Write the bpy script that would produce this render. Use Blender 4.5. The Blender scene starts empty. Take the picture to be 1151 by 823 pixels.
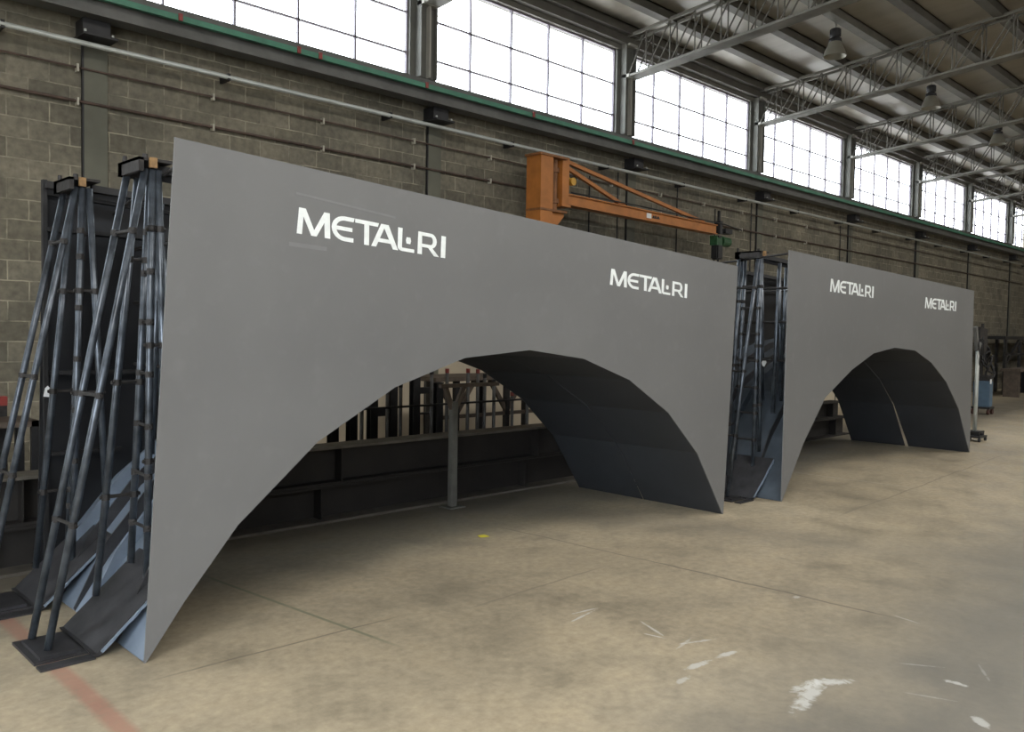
import bpy, bmesh, math, random
from mathutils import Vector, Matrix
random.seed(7)
C = bpy.context.scene.collection

# ------------------------------------------------------------------ materials
def srgb(r, g, b):
    f = lambda c: (c/255/12.92) if c/255 <= 0.04045 else ((c/255+0.055)/1.055)**2.4
    return (f(r), f(g), f(b), 1)

class NT:
    def __init__(s, name):
        s.m = bpy.data.materials.new(name); s.m.use_nodes = True
        s.t = s.m.node_tree; s.n = s.t.nodes; s.b = s.n['Principled BSDF']
    def new(s, ty, **kw):
        n = s.n.new(ty)
        for k, v in kw.items(): setattr(n, k, v)
        return n
    def link(s, a, b): s.t.links.new(a, b)
    def put(s, sock, v):
        if isinstance(v, bpy.types.NodeSocket): s.link(v, sock)
        else: sock.default_value = v
    def coord(s): return s.new('ShaderNodeTexCoord').outputs['Object']
    def noise(s, vec, scale, detail=5, rough=.55, dist=0):
        n = s.new('ShaderNodeTexNoise'); s.link(vec, n.inputs['Vector'])
        n.inputs['Scale'].default_value = scale; n.inputs['Detail'].default_value = detail
        n.inputs['Roughness'].default_value = rough; n.inputs['Distortion'].default_value = dist
        return n.outputs['Fac']
    def ramp(s, fac, stops):
        r = s.new('ShaderNodeValToRGB'); s.link(fac, r.inputs[0]); e = r.color_ramp.elements
        while len(e) < len(stops): e.new(.5)
        for i, (p, c) in enumerate(stops):
            e[i].position = p; e[i].color = c if len(c) == 4 else (*c, 1)
        return r.outputs[0]
    def mix(s, fac, a, b, mode='MIX'):
        m = s.new('ShaderNodeMix', data_type='RGBA', blend_type=mode)
        s.put(m.inputs[0], fac); s.put(m.inputs[6], a); s.put(m.inputs[7], b)
        return m.outputs[2]
    def math(s, op, a, b=0.0, c=0.0):
        m = s.new('ShaderNodeMath', operation=op); s.put(m.inputs[0], a); s.put(m.inputs[1], b)
        s.put(m.inputs[2], c); return m.outputs[0]
    def mapr(s, v, a, b, c=0, d=1):
        m = s.new('ShaderNodeMapRange'); s.put(m.inputs[0], v)
        for i, k in enumerate((a, b, c, d)): m.inputs[i+1].default_value = k
        return m.outputs[0]
    def bump(s, h, strength=.3, dist=.01):
        b = s.new('ShaderNodeBump'); s.link(h, b.inputs['Height'])
        b.inputs['Strength'].default_value = strength; b.inputs['Distance'].default_value = dist
        s.link(b.outputs[0], s.b.inputs['Normal'])

def simple(name, col, rough=.5, metal=0, var=.15, scale=6, spec=.5):
    """one colour with small procedural wear"""
    t = NT(name); co = t.coord()
    f = t.noise(co, scale)
    a = tuple(c*(1-var) for c in col[:3])+(1,); b = tuple(min(1, c*(1+var)) for c in col[:3])+(1,)
    t.link(t.ramp(f, [(.3, a), (.7, b)]), t.b.inputs['Base Color'])
    t.b.inputs['Roughness'].default_value = rough; t.b.inputs['Metallic'].default_value = metal
    t.b.inputs['Specular IOR Level'].default_value = spec
    return t.m

M = {}
M['pipe'] = simple('dark_pipe_steel', (.085, .10, .122, 1), .33, .6, .5, 11)
M['bracket'] = simple('rusty_bracket', (.028, .026, .026, 1), .6, .3, .4, 30)
M['cap'] = simple('ochre_cap', (.24, .14, .06, 1), .7, 0, .3, 30)
M['black'] = simple('black_steel', (.02, .02, .022, 1), .55, .2, .3, 12)
M['plate'] = simple('mill_scale_plate', (.045, .045, .05, 1), .45, .4, .35, 8)
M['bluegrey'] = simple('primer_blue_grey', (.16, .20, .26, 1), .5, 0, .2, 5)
M['bluegrey_shaded'] = simple('shaded_primer_blue_grey', (.055, .07, .09, 1), .5, 0, .3, 5)  # darker copy: the shade at the right block put into its colour
M['orange'] = simple('crane_orange', (.40, .145, .03, 1), .5, 0, .2, 5)
M['orange_dark'] = simple('crane_orange_grime', (.22, .09, .03, 1), .6, 0, .3, 8)
M['green'] = simple('green_paint', (.05, .19, .125, 1), .45, 0, .2, 5)
M['darkgreen'] = simple('dark_green_paint', (.02, .08, .03, 1), .5, 0, .3, 20)
M['galv'] = simple('galvanised', (.40, .42, .40, 1), .45, .2, .12, 5)
M['girder'] = simple('girder_grey', (.11, .11, .105, 1), .6, .1, .25, 3)
M['column'] = simple('column_grey', (.125, .125, .11, 1), .6, .1, .15, 3)
M['truss'] = simple('truss_grey', (.15, .145, .125, 1), .55, .1, .2, 4)
M['truss_pale'] = simple('pale_bracket', (.34, .33, .29, 1), .5, 0, .1, 4)
M['purlin'] = simple('purlin_grey', (.10, .094, .08, 1), .6, .1, .2, 3)
M['mullion'] = simple('mullion', (.17, .15, .18, 1), .5, 0, .1, 4)
M['rust'] = simple('rusty_pipe', (.07, .045, .035, 1), .7, .1, .4, 8)
M['clip'] = simple('pale_clip', (.38, .36, .3, 1), .6, 0, .1, 4)
M['red'] = simple('red_paint', (.22, .035, .03, 1), .5, 0, .2, 8)
M['white'] = simple('white_paint', (.75, .78, .8, 1), .6, 0, .04, 20)
M['logo'] = simple('white_stencil_paint', (.78, .82, .83, 1), .7, 0, .08, 25)
M['haze'] = simple('faint_overspray', (.18, .183, .188, 1), .6, 0, .06, 12)
M['yellow'] = simple('yellow_tape', (.75, .66, .05, 1), .5, 0, .1, 30)
M['blue'] = simple('blue_enamel', (.07, .12, .18, 1), .5, 0, .15, 8)
M['rubber'] = simple('black_rubber', (.015, .015, .017, 1), .7, 0, .2, 20)
M['wheel'] = simple('brown_wheel', (.06, .025, .02, 1), .6, 0, .2, 20)
M['beam'] = simple('beam_dark_steel', (.014, .012, .011, 1), .65, .1, .35, 4)
M['beam_lit_edge'] = simple('beam_lit_flange', (.11, .10, .085, 1), .55, .2, .25, 6)  # paler copy: light falling on the flanges put into the colour
M['rackpost'] = simple('rack_post_grey', (.12, .12, .12, 1), .5, .3, .2, 9)
M['wood'] = simple('weathered_brown_steel', (.09, .07, .055, 1), .7, 0, .3, 9)
M['lampglass'] = simple('lamp_reflector', (.26, .25, .21, 1), .35, .4, .08, 6)
M['olive'] = simple('olive_post', (.11, .11, .10, 1), .6, .1, .2, 8)

def mat_sheet():
    t = NT('grey_primer_sheet'); co = t.coord()
    f = t.noise(co, 1.1, 6, .6); g = t.noise(co, 9, 4)
    c = t.ramp(f, [(.3, (.136, .138, .141)), (.7, (.160, .162, .165))])
    c = t.mix(t.mapr(g, .55, .75, 0, .12), c, (.25, .25, .26, 1))
    # thin vertical brush wear and scratches
    mp = t.new('ShaderNodeMapping'); t.link(co, mp.inputs[0]); mp.inputs['Scale'].default_value = (6, 1, .5)
    s = t.noise(mp.outputs[0], 3, 3)
    c = t.mix(t.mapr(s, .62, .74, 0, .10), c, (.13, .13, .14, 1))
    t.link(c, t.b.inputs['Base Color'])
    t.link(t.mapr(f, .2, .8, .42, .55), t.b.inputs['Roughness'])
    t.b.inputs['Specular IOR Level'].default_value = .45
    return t.m
M['sheet'] = mat_sheet()
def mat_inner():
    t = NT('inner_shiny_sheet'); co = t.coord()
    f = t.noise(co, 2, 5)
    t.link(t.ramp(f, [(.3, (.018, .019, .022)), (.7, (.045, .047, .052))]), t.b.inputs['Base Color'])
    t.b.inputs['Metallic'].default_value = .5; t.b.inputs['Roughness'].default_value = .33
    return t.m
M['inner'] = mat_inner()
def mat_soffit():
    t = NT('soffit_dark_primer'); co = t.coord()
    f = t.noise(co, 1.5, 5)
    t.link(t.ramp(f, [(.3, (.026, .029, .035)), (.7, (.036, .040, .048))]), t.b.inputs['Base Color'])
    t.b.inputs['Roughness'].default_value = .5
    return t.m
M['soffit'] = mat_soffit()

def mat_wall():
    t = NT('concrete_block_wall'); co = t.coord()
    sep = t.new('ShaderNodeSeparateXYZ'); t.link(co, sep.inputs[0])
    cmb = t.new('ShaderNodeCombineXYZ'); t.link(sep.outputs[0], cmb.inputs[0]); t.link(sep.outputs[2], cmb.inputs[1])
    wob = t.new('ShaderNodeTexNoise'); t.link(cmb.outputs[0], wob.inputs['Vector']); wob.inputs['Scale'].default_value = 9
    v = t.new('ShaderNodeVectorMath', operation='MULTIPLY_ADD'); t.link(wob.outputs['Color'], v.inputs[0])
    v.inputs[1].default_value = (.012, .012, 0); t.link(cmb.outputs[0], v.inputs[2])
    b = t.new('ShaderNodeTexBrick', offset=.5, offset_frequency=2, squash=1)
    t.link(v.outputs[0], b.inputs['Vector'])
    b.inputs['Color1'].default_value = (.135, .125, .097, 1); b.inputs['Color2'].default_value = (.200, .185, .145, 1)
    b.inputs['Mortar'].default_value = (.16, .15, .118, 1)
    b.inputs['Scale'].default_value = 1; b.inputs['Mortar Size'].default_value = .008
    b.inputs['Mortar Smooth'].default_value = .6; b.inputs['Bias'].default_value = -.1
    b.inputs['Brick Width'].default_value = .346; b.inputs['Row Height'].default_value = .181
    big = t.noise(co, .8, 6, .6); fine = t.noise(co, 14, 5)
    c = t.mix(1, b.outputs['Color'], t.ramp(big, [(.3, (.72, .72, .72)), (.7, (1.2, 1.17, 1.12))]), 'MULTIPLY')
    c = t.mix(1, c, t.ramp(fine, [(.3, (.7, .7, .7)), (.7, (1.2, 1.2, 1.2))]), 'MULTIPLY')
    mo = t.mapr(t.noise(co, 3.2, 5, .65), .40, .64, .08, 1)
    c = t.mix(t.math('MULTIPLY', b.outputs['Fac'], mo), c, (.36, .33, .25, 1))
    # mortar smears that ran down joints
    sm = t.noise(co, 2.6, 3, .7, .5)
    c = t.mix(t.mapr(sm, .62, .74, 0, .45), c, (.26, .24, .19, 1))
    # cooler dark sooty stains
    st = t.noise(cmb.outputs[0], .55, 7, .7)
    c = t.mix(t.mapr(st, .52, .68, 0, .5), c, (.105, .102, .084, 1))
    t.link(c, t.b.inputs['Base Color']); t.b.inputs['Roughness'].default_value = .9
    h = t.math('SUBTRACT', t.math('MULTIPLY', fine, .3), b.outputs['Fac'])
    t.bump(h, .5, .008)
    return t.m
M['wall'] = mat_wall()
M['pale_band'] = simple('pale_wall_band', (.50, .44, .34, 1), .8, 0, .1, 2)
M['pilaster'] = simple('smooth_concrete', (.115, .115, .09, 1), .8, 0, .2, 2)
M['wallfar'] = simple('smooth_end_wall', (.20, .17, .12, 1), .8, 0, .2, 1)

def mat_floor():
    t = NT('worn_concrete_floor'); co = t.coord()
    sep = t.new('ShaderNodeSeparateXYZ'); t.link(co, sep.inputs[0]); X, Y = sep.outputs[0], sep.outputs[1]
    f = t.noise(co, .35, 8, .62, .4); g = t.noise(co, 2.2, 7, .65); h = t.noise(co, 18, 6, .7)
    c = t.ramp(f, [(.32, (.26, .225, .168)), (.5, (.365, .313, .228)), (.68, (.44, .38, .28))])
    c = t.mix(1, c, t.ramp(g, [(.28, (.66, .67, .68)), (.5, (1, 1, 1)), (.75, (1.12, 1.1, 1.06))]), 'MULTIPLY')
    c = t.mix(1, c, t.ramp(h, [(.3, (.78, .78, .78)), (.7, (1.13, 1.13, 1.13))]), 'MULTIPLY')
    # shade painted into the colour: towards the camera, a cross band, under the arch
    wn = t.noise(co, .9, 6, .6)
    def shade_band(px, py, dx, dy, w, amt, col, soft=.5, nz=1.0):
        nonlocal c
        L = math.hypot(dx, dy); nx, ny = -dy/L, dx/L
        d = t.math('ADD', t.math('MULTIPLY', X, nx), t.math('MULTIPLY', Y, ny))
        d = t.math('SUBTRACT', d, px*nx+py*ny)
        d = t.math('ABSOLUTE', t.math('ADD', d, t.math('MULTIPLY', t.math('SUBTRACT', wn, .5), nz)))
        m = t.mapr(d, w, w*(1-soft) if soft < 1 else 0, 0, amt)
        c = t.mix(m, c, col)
    shade_band(4.2, .45, 1, .04, 1.95, .80, (.135, .133, .124, 1), .55, 1.3)
    shade_band(6.35, 2.9, .36, -.93, .55, .40, (.17, .158, .135, 1), .9, .5)
    shade_band(6, 6.1, 1, 0, 1.15, .72, (.085, .082, .074, 1), .7, .4)
    # joints and cracks
    def line(x0, y0, x1, y1, w, col, amt, wob=.03, ext=0):
        nonlocal c
        dx, dy = x1-x0, y1-y0; L = math.hypot(dx, dy); ux, uy = dx/L, dy/L
        a = t.math('ADD', t.math('MULTIPLY', X, ux), t.math('MULTIPLY', Y, uy)); a = t.math('SUBTRACT', a, x0*ux+y0*uy)
        d = t.math('ADD', t.math('MULTIPLY', X, -uy), t.math('MULTIPLY', Y, ux)); d = t.math('SUBTRACT', d, -x0*uy+y0*ux)
        d = t.math('ABSOLUTE', t.math('ADD', d, t.math('MULTIPLY', t.math('SUBTRACT', g, .5), wob)))
        m = t.mapr(d, w*.5, w*1.1, amt, 0)
        m = t.math('MULTIPLY', m, t.mapr(a, -.15, .1)); m = t.math('MULTIPLY', m, t.mapr(a, L+.15, L-.1))
        m = t.math('MULTIPLY', m, t.mapr(h, .3, .5, .4, 1))
        c = t.mix(m, c, col)
    line(2.374, 5.2, 2.553, 3.5, .014, (.13, .15, .10, 1), .75, .01)
    line(1.6, 3.80, 2.75, 3.76, .010, (.13, .115, .09, 1), .7)
    line(4.76, 4.9, 4.86, 3.4, .012, (.15, .135, .11, 1), .6, .06)
    line(4.86, 3.4, 4.93, 1.9, .014, (.12, .105, .085, 1), .75, .07)
    line(3.3, 3.60, 4.4, 3.64, .012, (.16, .14, .11, 1), .5, .08)
    line(9.34, 4.8, 9.4, 3.5, .02, (.50, .46, .38, 1), .4, .1)
    line(7.5, 3.3, 13, 3.55, .014, (.17, .15, .12, 1), .5, .12)
    line(1.225, 5.4, 1.225, 2.6, .05, (.33, .13, .10, 1), .55, .03)
    # spilled white paint and chalk marks
    def blob(x, y, rx, ry, ang, amt=.9, k=.9):
        nonlocal c
        ca, sa = math.cos(ang), math.sin(ang)
        ax = t.math('SUBTRACT', X, x); ay = t.math('SUBTRACT', Y, y)
        u = t.math('DIVIDE', t.math('ADD', t.math('MULTIPLY', ax, ca), t.math('MULTIPLY', ay, sa)), rx)
        v = t.math('DIVIDE', t.math('SUBTRACT', t.math('MULTIPLY', ay, ca), t.math('MULTIPLY', ax, sa)), ry)
        d = t.math('ADD', t.math('MULTIPLY', u, u), t.math('MULTIPLY', v, v))
        d = t.math('ADD', d, t.math('MULTIPLY', t.math('SUBTRACT', n8, .5), 5.0*k))
        d = t.math('ADD', d, t.math('MULTIPLY', t.math('SUBTRACT', h, .5), 2.6*k))
        c = t.mix(t.mapr(d, 1.2, .2, 0, amt*.85), c, (.55, .56, .55, 1))
    n8 = t.noise(co, 16, 6, .7, .6)
    for a in [(3.57, 1.70, .21, .040, .18), (3.77, 1.71, .12, .035, -.61), (3.65, 1.76, .10, .03, -.2), (3.50, 2.23, .10, .022, -.10, .8), (3.72, 2.21, .08, .020, -.15, .8),
              (3.29, 2.18, .06, .018, .04, .6), (3.61, 3.07, .14, .009, .16, .7), (3.69, 3.12, .09, .009, -.16, .7), (3.74, 2.68, .11, .009, -1.98, .7), (3.66, 2.61, .07, .008, -1.37, .7),
              (3.76, 2.41, .13, .011, -.39, .6), (3.68, 2.44, .10, .010, .2, .5), (4.21, 1.29, .05, .020, -1.43, .8), (3.86, 1.09, .06, .028, -2.37, .7), (4.31, 1.49, .10, .009, -1.0, .35),
              (4.96, 1.82, .10, .010, -1.8, .35), (4.86, 2.42, .03, .02, 0, .6), (3.96, 1.32, .10, .008, -1.2, .3), (4.45, 1.25, .12, .008, .5, .3)]:
        blob(*a)
    t.link(c, t.b.inputs['Base Color'])
    t.link(t.mapr(g, .3, .7, .42, .62), t.b.inputs['Roughness'])
    t.b.inputs['Specular IOR Level'].default_value = .35
    t.bump(t.math('ADD', t.math('MULTIPLY', h, .5), g), .12, .01)
    return t.m
M['floor'] = mat_floor()

def mat_roof():
    t = NT('roof_sheet'); co = t.coord()
    f = t.noise(co, .6, 5, .6)
    mp = t.new('ShaderNodeMapping'); t.link(co, mp.inputs[0]); mp.inputs['Scale'].default_value = (3, .5, 1)
    s = t.noise(mp.outputs[0], 1.2, 4)
    c = t.ramp(f, [(.3, (.30, .275, .225)), (.7, (.40, .37, .31))])
    c = t.mix(t.mapr(s, .45, .75, 0, .4), c, (.19, .165, .13, 1))
    t.link(c, t.b.inputs['Base Color']); t.b.inputs['Roughness'].default_value = .30
    t.b.inputs['Specular IOR Level'].default_value = .6
    w = t.new('ShaderNodeTexWave', bands_direction='X'); t.link(co, w.inputs['Vector']); w.inputs['Scale'].default_value = 1.6
    t.bump(w.outputs['Fac'], .06, .01)
    return t.m
M['roof'] = mat_roof()
def mat_glass():
    t = NT('window_glass'); t.n.remove(t.b)
    o = t.n['Material Output']; tr = t.new('ShaderNodeBsdfTransparent'); gl = t.new('ShaderNodeBsdfGlossy')
    tr.inputs[0].default_value = (.95, .96, .97, 1)
    gl.inputs['Roughness'].default_value = .05
    mx = t.new('ShaderNodeMixShader'); mx.inputs[0].default_value = .06
    t.link(tr.outputs[0], mx.inputs[1]); t.link(gl.outputs[0], mx.inputs[2]); t.link(mx.outputs[0], o.inputs[0])
    return t.m
M['glass'] = mat_glass()

# ------------------------------------------------------------------ mesh helpers
class MB:
    def __init__(s): s.bm = bmesh.new()
    def box(s, x0, x1, y0, y1, z0, z1, bev=0):
        r = bmesh.ops.create_cube(s.bm, size=1)
        for v in r['verts']:
            v.co = Vector(((x0+x1)/2+v.co.x*(x1-x0), (y0+y1)/2+v.co.y*(y1-y0), (z0+z1)/2+v.co.z*(z1-z0)))
        if bev:
            es = list({e for v in r['verts'] for e in v.link_edges})
            bmesh.ops.bevel(s.bm, geom=es, offset=bev, segments=2, affect='EDGES')
        return s
    def cyl(s, a, b, r, n=12, r2=None, caps=True):
        a, b = Vector(a), Vector(b); d = b-a
        q = d.to_track_quat('Z', 'Y').to_matrix().to_4x4(); q.translation = (a+b)/2
        bmesh.ops.create_cone(s.bm, cap_ends=caps, segments=n, radius1=r, radius2=r if r2 is None else r2, depth=d.length, matrix=q)
        return s
    def bar(s, a, b, w, h, up=(0, 0, 1)):
        """rectangular bar a->b; h along up, w across"""
        a, b = Vector(a), Vector(b); d = (b-a).normalized(); up = Vector(up)
        side = d.cross(up).normalized(); u = side.cross(d).normalized()
        vs = []
        for p in (a, b):
            for i, j in ((-1, -1), (1, -1), (1, 1), (-1, 1)):
                vs.append(s.bm.verts.new(p+side*w/2*i+u*h/2*j))
        for f in ((0, 1, 2, 3), (7, 6, 5, 4), (0, 4, 5, 1), (1, 5, 6, 2), (2, 6, 7, 3), (3, 7, 4, 0)):
            s.bm.faces.new([vs[i] for i in f])
        return s
    def prism(s, pts, y0, y1):
        """outline in XZ pushed from y0 to y1"""
        a = [s.bm.verts.new((x, y0, z)) for x, z in pts]; b = [s.bm.verts.new((x, y1, z)) for x, z in pts]
        s.bm.faces.new(a); s.bm.faces.new(b[::-1]); n = len(pts)
        for i in range(n): s.bm.faces.new((a[(i+1) % n], a[i], b[i], b[(i+1) % n]))
        return s
    def prism_xy(s, pts, z0, z1):
        a = [s.bm.verts.new((x, y, z0)) for x, y in pts]; b = [s.bm.verts.new((x, y, z1)) for x, y in pts]
        s.bm.faces.new(a); s.bm.faces.new(b[::-1]); n = len(pts)
        for i in range(n): s.bm.faces.new((a[(i+1) % n], a[i], b[i], b[(i+1) % n]))
        return s
    def tube(s, pts, r, n=8):
        for a, b in zip(pts[:-1], pts[1:]): s.cyl(a, b, r, n)
        for p in pts[1:-1]: bmesh.ops.create_uvsphere(s.bm, u_segments=n, v_segments=6, radius=r, matrix=Matrix.Translation(p))
        return s
    def lathe(s, prof, cx, cy, n=20):
        rings = []
        for r, z in prof:
            rings.append([s.bm.verts.new((cx+r*math.cos(2*math.pi*i/n), cy+r*math.sin(2*math.pi*i/n), z)) for i in range(n)])
        for a, b in zip(rings[:-1], rings[1:]):
            for i in range(n): s.bm.faces.new((a[i], a[(i+1) % n], b[(i+1) % n], b[i]))
        return s
    def build(s, name, mat, parent=None, off=(0, 0, 0), smooth=False):
        bm = s.bm; bmesh.ops.recalc_face_normals(bm, faces=bm.faces)
        me = bpy.data.meshes.new(name); 
        if smooth:
            for f in bm.faces: f.smooth = len(f.verts) == 4
        bm.to_mesh(me); bm.free()
        me.materials.append(mat if not isinstance(mat, str) else M[mat])
        o = bpy.data.objects.new(name, me); C.objects.link(o)
        o.location = off
        if parent is not None: o.parent = parent
        return o

def tag(o, label=None, cat=None, group=None, kind=None):
    if label: o['label'] = label
    if cat: o['category'] = cat
    if group: o['group'] = group
    if kind: o['kind'] = kind
    return o
def thing(name, label, cat, loc=(0, 0, 0), group=None):
    o = bpy.data.objects.new(name, None); C.objects.link(o); o.location = loc; o.empty_display_size = .1
    return tag(o, label, cat, group)
def struct(o): o['kind'] = 'structure'; return o
def children(o): return [c for c in bpy.data.objects if c.parent == o]
def copy_tree(o, parent=None):
    c = o.copy(); C.objects.link(c)
    if parent is not None: c.parent = parent
    for ch in children(o): copy_tree(ch, c)
    return c
def copy_part(o, parent, dx=0, dy=0, dz=0):
    c = o.copy(); C.objects.link(c); c.parent = parent
    c.location = (o.location.x+dx, o.location.y+dy, o.location.z+dz); return c

# ------------------------------------------------------------------ setting
W = 8.5           # inner face of the block wall
BAY = 4.08
PX = [6.72+BAY*k for k in range(-2, 7)]       # pier centres
XE = 33.6
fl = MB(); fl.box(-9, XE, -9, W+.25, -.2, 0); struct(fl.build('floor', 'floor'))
gr = MB(); gr.box(-60, 90, -60, 60, -.45, -.21); struct(gr.build('trim_ground', simple('outside_ground', (.62, .58, .54, 1), .9)))
wl = MB(); wl.box(-3, XE, W, W+.25, 0, 4.70); struct(wl.build('wall_back', 'wall'))
we = MB(); we.box(XE, XE+.2, -9, W+.25, 0, 7.9); struct(we.build('wall_right', 'wallfar'))
# pale lower band of the wall seen through the arch
pb = MB(); pb.box(4.9, 9.6, W-.02, W, 0, 1.42); struct(pb.build('trim_1', 'pale_band'))
pb = MB(); pb.box(15.5, 20.2, W-.02, W, 0, 1.2); struct(pb.build('trim_2', 'pale_band'))
wf = MB(); wf.box(-5, XE, -9.2, -9, 0, 8.1); struct(wf.build('wall_front', 'wallfar'))
wf = MB(); wf.box(-5.2, -5, -9.2, -6.5, 0, 8.1); wf.box(-5.2, -5, 1.5, W+.25, 0, 6.3); wf.box(-5.2, -5, -6.5, 1.5, 4.6, 7.3); struct(wf.build('wall_left', 'wallfar'))
# roof
def rz(y): return 6.42+.092*(W-y)
rf = MB(); rf.prism([(0, 0)]*0 or [(-5.2, 0), (XE+.2, 0), (XE+.2, .05), (-5.2, .05)], 0, 1)
bm = rf.bm
for v in bm.verts:
    if v.co.y < .5: v.co.z += rz(-9.2); v.co.y = -9.2
    else: v.co.z += rz(W+.5); v.co.y = W+.5
struct(rf.build('ceiling', 'roof'))
# header over the windows and dark ledge below them
hd = MB(); hd.box(-3, XE, W, W+.2, 6.085, 6.37); struct(hd.build('trim_3', 'truss'))
hd = MB(); hd.box(-3, XE, W-.10, W, 6.16, 6.30); struct(hd.build('trim_4', 'purlin'))
hd = MB(); hd.box(-3, XE, W-.06, W+.25, 4.70, 4.75); struct(hd.build('trim_5', 'girder'))

# windows with their own frames
def window(i, x0, x1, splits, wire):
    w = MB()
    w.box(x0, x1, W+.06, W+.10, 4.75, 4.775); w.box(x0, x1, W+.06, W+.10, 6.06, 6.085)
    w.box(x0, x0+.025, W+.06, W+.10, 4.75, 6.085); w.box(x1-.025, x1, W+.06, W+.10, 4.75, 6.085)
    o = struct(w.build('window_%d' % i, 'mullion'))
    g = MB(); g.box(x0+.02, x1-.02, W+.078, W+.082, 4.77, 6.07); g.build('glass_pane', 'glass', o)
    for s in splits:
        m = MB(); m.box(s-.011, s+.011, W+.055, W+.095, 4.76, 6.075); m.build('mullion', 'mullion', o)
    for z in (5.055, 5.545):
        m = MB(); m.box(x0+.02, x1-.02, W+.055, W+.09, z-.010, z+.010); m.build('transom', 'mullion', o)
    if wire:
        m = MB(); x = x0+.1
        while x < x1-.05: m.box(x-.0025, x+.0025, W+.12, W+.125, 4.76, 6.08); x += .15
        z = 4.88
        while z < 6.06: m.box(x0, x1, W+.12, W+.125, z-.0025, z+.0025); z += .15
        tag(m.build('wire_mesh', 'galv', o), 'fine wire mesh over the outside of the panes')
for k in range(8):
    xl, xr = PX[k]+.21, PX[k+1]-.21
    sp = [xl+.62+.755*j for j in range(4)]
    window(k+1, xl, xr, sp, k >= 3)
xl = PX[8]+.21
window(9, xl, XE-.05, [xl+.7, xl+1.4], True)
# piers between windows
for k, x in enumerate(PX):
    p = MB(); p.box(x-.21, x+.21, W+.02, W+.11, 4.70, 6.10); struct(p.build('trim_%d' % (6+k), 'column'))

# pilasters in the wall
for k in range(8):
    x = 2.64+BAY*k
    p = MB(); p.box(x+.06, x+.27, W-.03, W, 0, 4.20); struct(p.build('trim_%d' % (20+k), 'pilaster'))
    j = MB(); j.box(x+.045, x+.06, W-.034, W, 0, 4.20); struct(j.build('trim_%d' % (30+k), 'black'))

# steel columns standing at the piers (the flanged posts that carry the trusses)
ordinal = ['first', 'second', 'third', 'fourth', 'fifth', 'sixth', 'seventh', 'eighth', 'ninth']
def posn(k):  # k=0 : pier nearest the camera in view
    return ['at the top left edge, beside the nearest visible window', 'above the orange jib crane', 'right of the crane hoist', 'third after the crane', 'above the far arch block', 'two bays before the far end', 'last before the far end'][k]
for k in range(7):
    x = PX[k+2]
    t = thing('window_post', 'grey steel post between windows, ' + ordinal[k] + ' from the left of the seven', 'post', (x, W, 4.55), 'steel posts between the clerestory windows')
    b = MB(); b.box(-.13, -.11, -.10, .01, .21, 1.62); b.box(.11, .13, -.10, .01, .21, 1.62); b.box(-.11, .11, -.05, -.035, .21, 1.62); b.build('post', 'column', t)
    c = MB(); c.box(-.012, .012, -.12, -.05, .21, 1.15); tag(c.build('rib', 'truss_pale', t), 'pale narrow rib')
    d = MB(); d.box(-.13, .10, -.15, -.02, 1.085, 1.135); tag(d.build('seat_plate', 'truss_pale', t), 'pale truss seat')
    d = MB(); d.box(-.10, .10, -.14, -.02, 1.58, 1.62); d.build('top_plate', 'truss_pale', t)

# runway girder with green conductor pipe
g = MB(); g.box(-3, XE-1.2, 8.20, 8.26, 4.41, 4.56); g.box(-3, XE-1.2, 8.16, 8.34, 4.54, 4.56); g.box(-3, XE-1.2, 8.16, 8.36, 4.39, 4.41); g.box(-3, XE-1.2, 8.26, 8.49, 4.60, 4.66); g.box(-3, XE-1.2, 8.24, 8.27, 4.56, 4.62)
tag(g.build('runway_girder', 'girder'), 'long dark grey steel girder under the windows, carrying the green rail', 'girder')
g = MB(); g.bar((-3, 8.13, 4.545), (XE-1.3, 8.13, 4.545), .05, .055)
t = tag(g.build('conductor_rail', 'green'), 'long thin green rail running along the girder below the windows', 'rail')
for i, x in enumerate((3.45, 4.72, 4.98, 6.45, 8.3, 10.5)):
    b = MB(); b.box(-.018, .018, -.012, .012, -.034, .034); tag(b.build('rail_clamp', 'red', t, (x, 8.10, 4.55)), 'red clamp')
for k in range(8):
    x = 2.64+BAY*k
    t = thing('girder_corbel', 'black box corbel bracket under the girder, ' + ordinal[k] + ' from the left', 'bracket', (x+.12, W, 4.22), 'black corbels under the runway girder')
    b = MB(); b.box(-.12, .12, -.20, 0, .02, .168); b.build('bracket_box', 'black', t)
    b = MB(); b.box(-.14, .16, -.28, 0, 0, .02); b.build('base_plate', 'black', t)
    for sx in (-.12, .12):
        b = MB(); b.cyl((sx, -.26, .02), (sx, -.26, .045), .012, 6); b.build('bolt', 'galv', t)

# pale conduit, two rusty pipes with clips
g = MB(); g.cyl((-3, 8.32, 4.165), (XE-.9, 8.32, 4.13), .024, 12)
t = tag(g.build('conduit', 'galv', smooth=True), 'long pale galvanised conduit running the length of the block wall', 'conduit')
for k in range(16):
    b = MB(); b.box(-.015, .015, -.02, .17, -.035, .035); b.build('conduit_bracket', 'black', t, (2+k*2.04, 8.32, 4.16-.001*k*2))
for z0, z1, lab in ((3.99, 3.96, 'upper thin rusty pipe clipped to the block wall'), (3.69, 3.62, 'lower rusty pipe clipped to the block wall, just above the left arch block')):
    g = MB(); g.cyl((-3, W-.04, z0), (XE-1, W-.04, z1-.10), (.010 if z0 > 3.9 else .014), 8)
    t = tag(g.build('wall_pipe', 'rust', smooth=True), lab, 'pipe')
    for k in range(12):
        x = 2.64+k*1.30; zz = z0+(z1-.10-z0)*(x+3)/(XE+2)
        b = MB(); b.box(-.009, .009, -.025, .04, -.04, .03); tag(b.build('pipe_clip', 'clip', t, (x, W-.04, zz)), 'pale clip')
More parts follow.
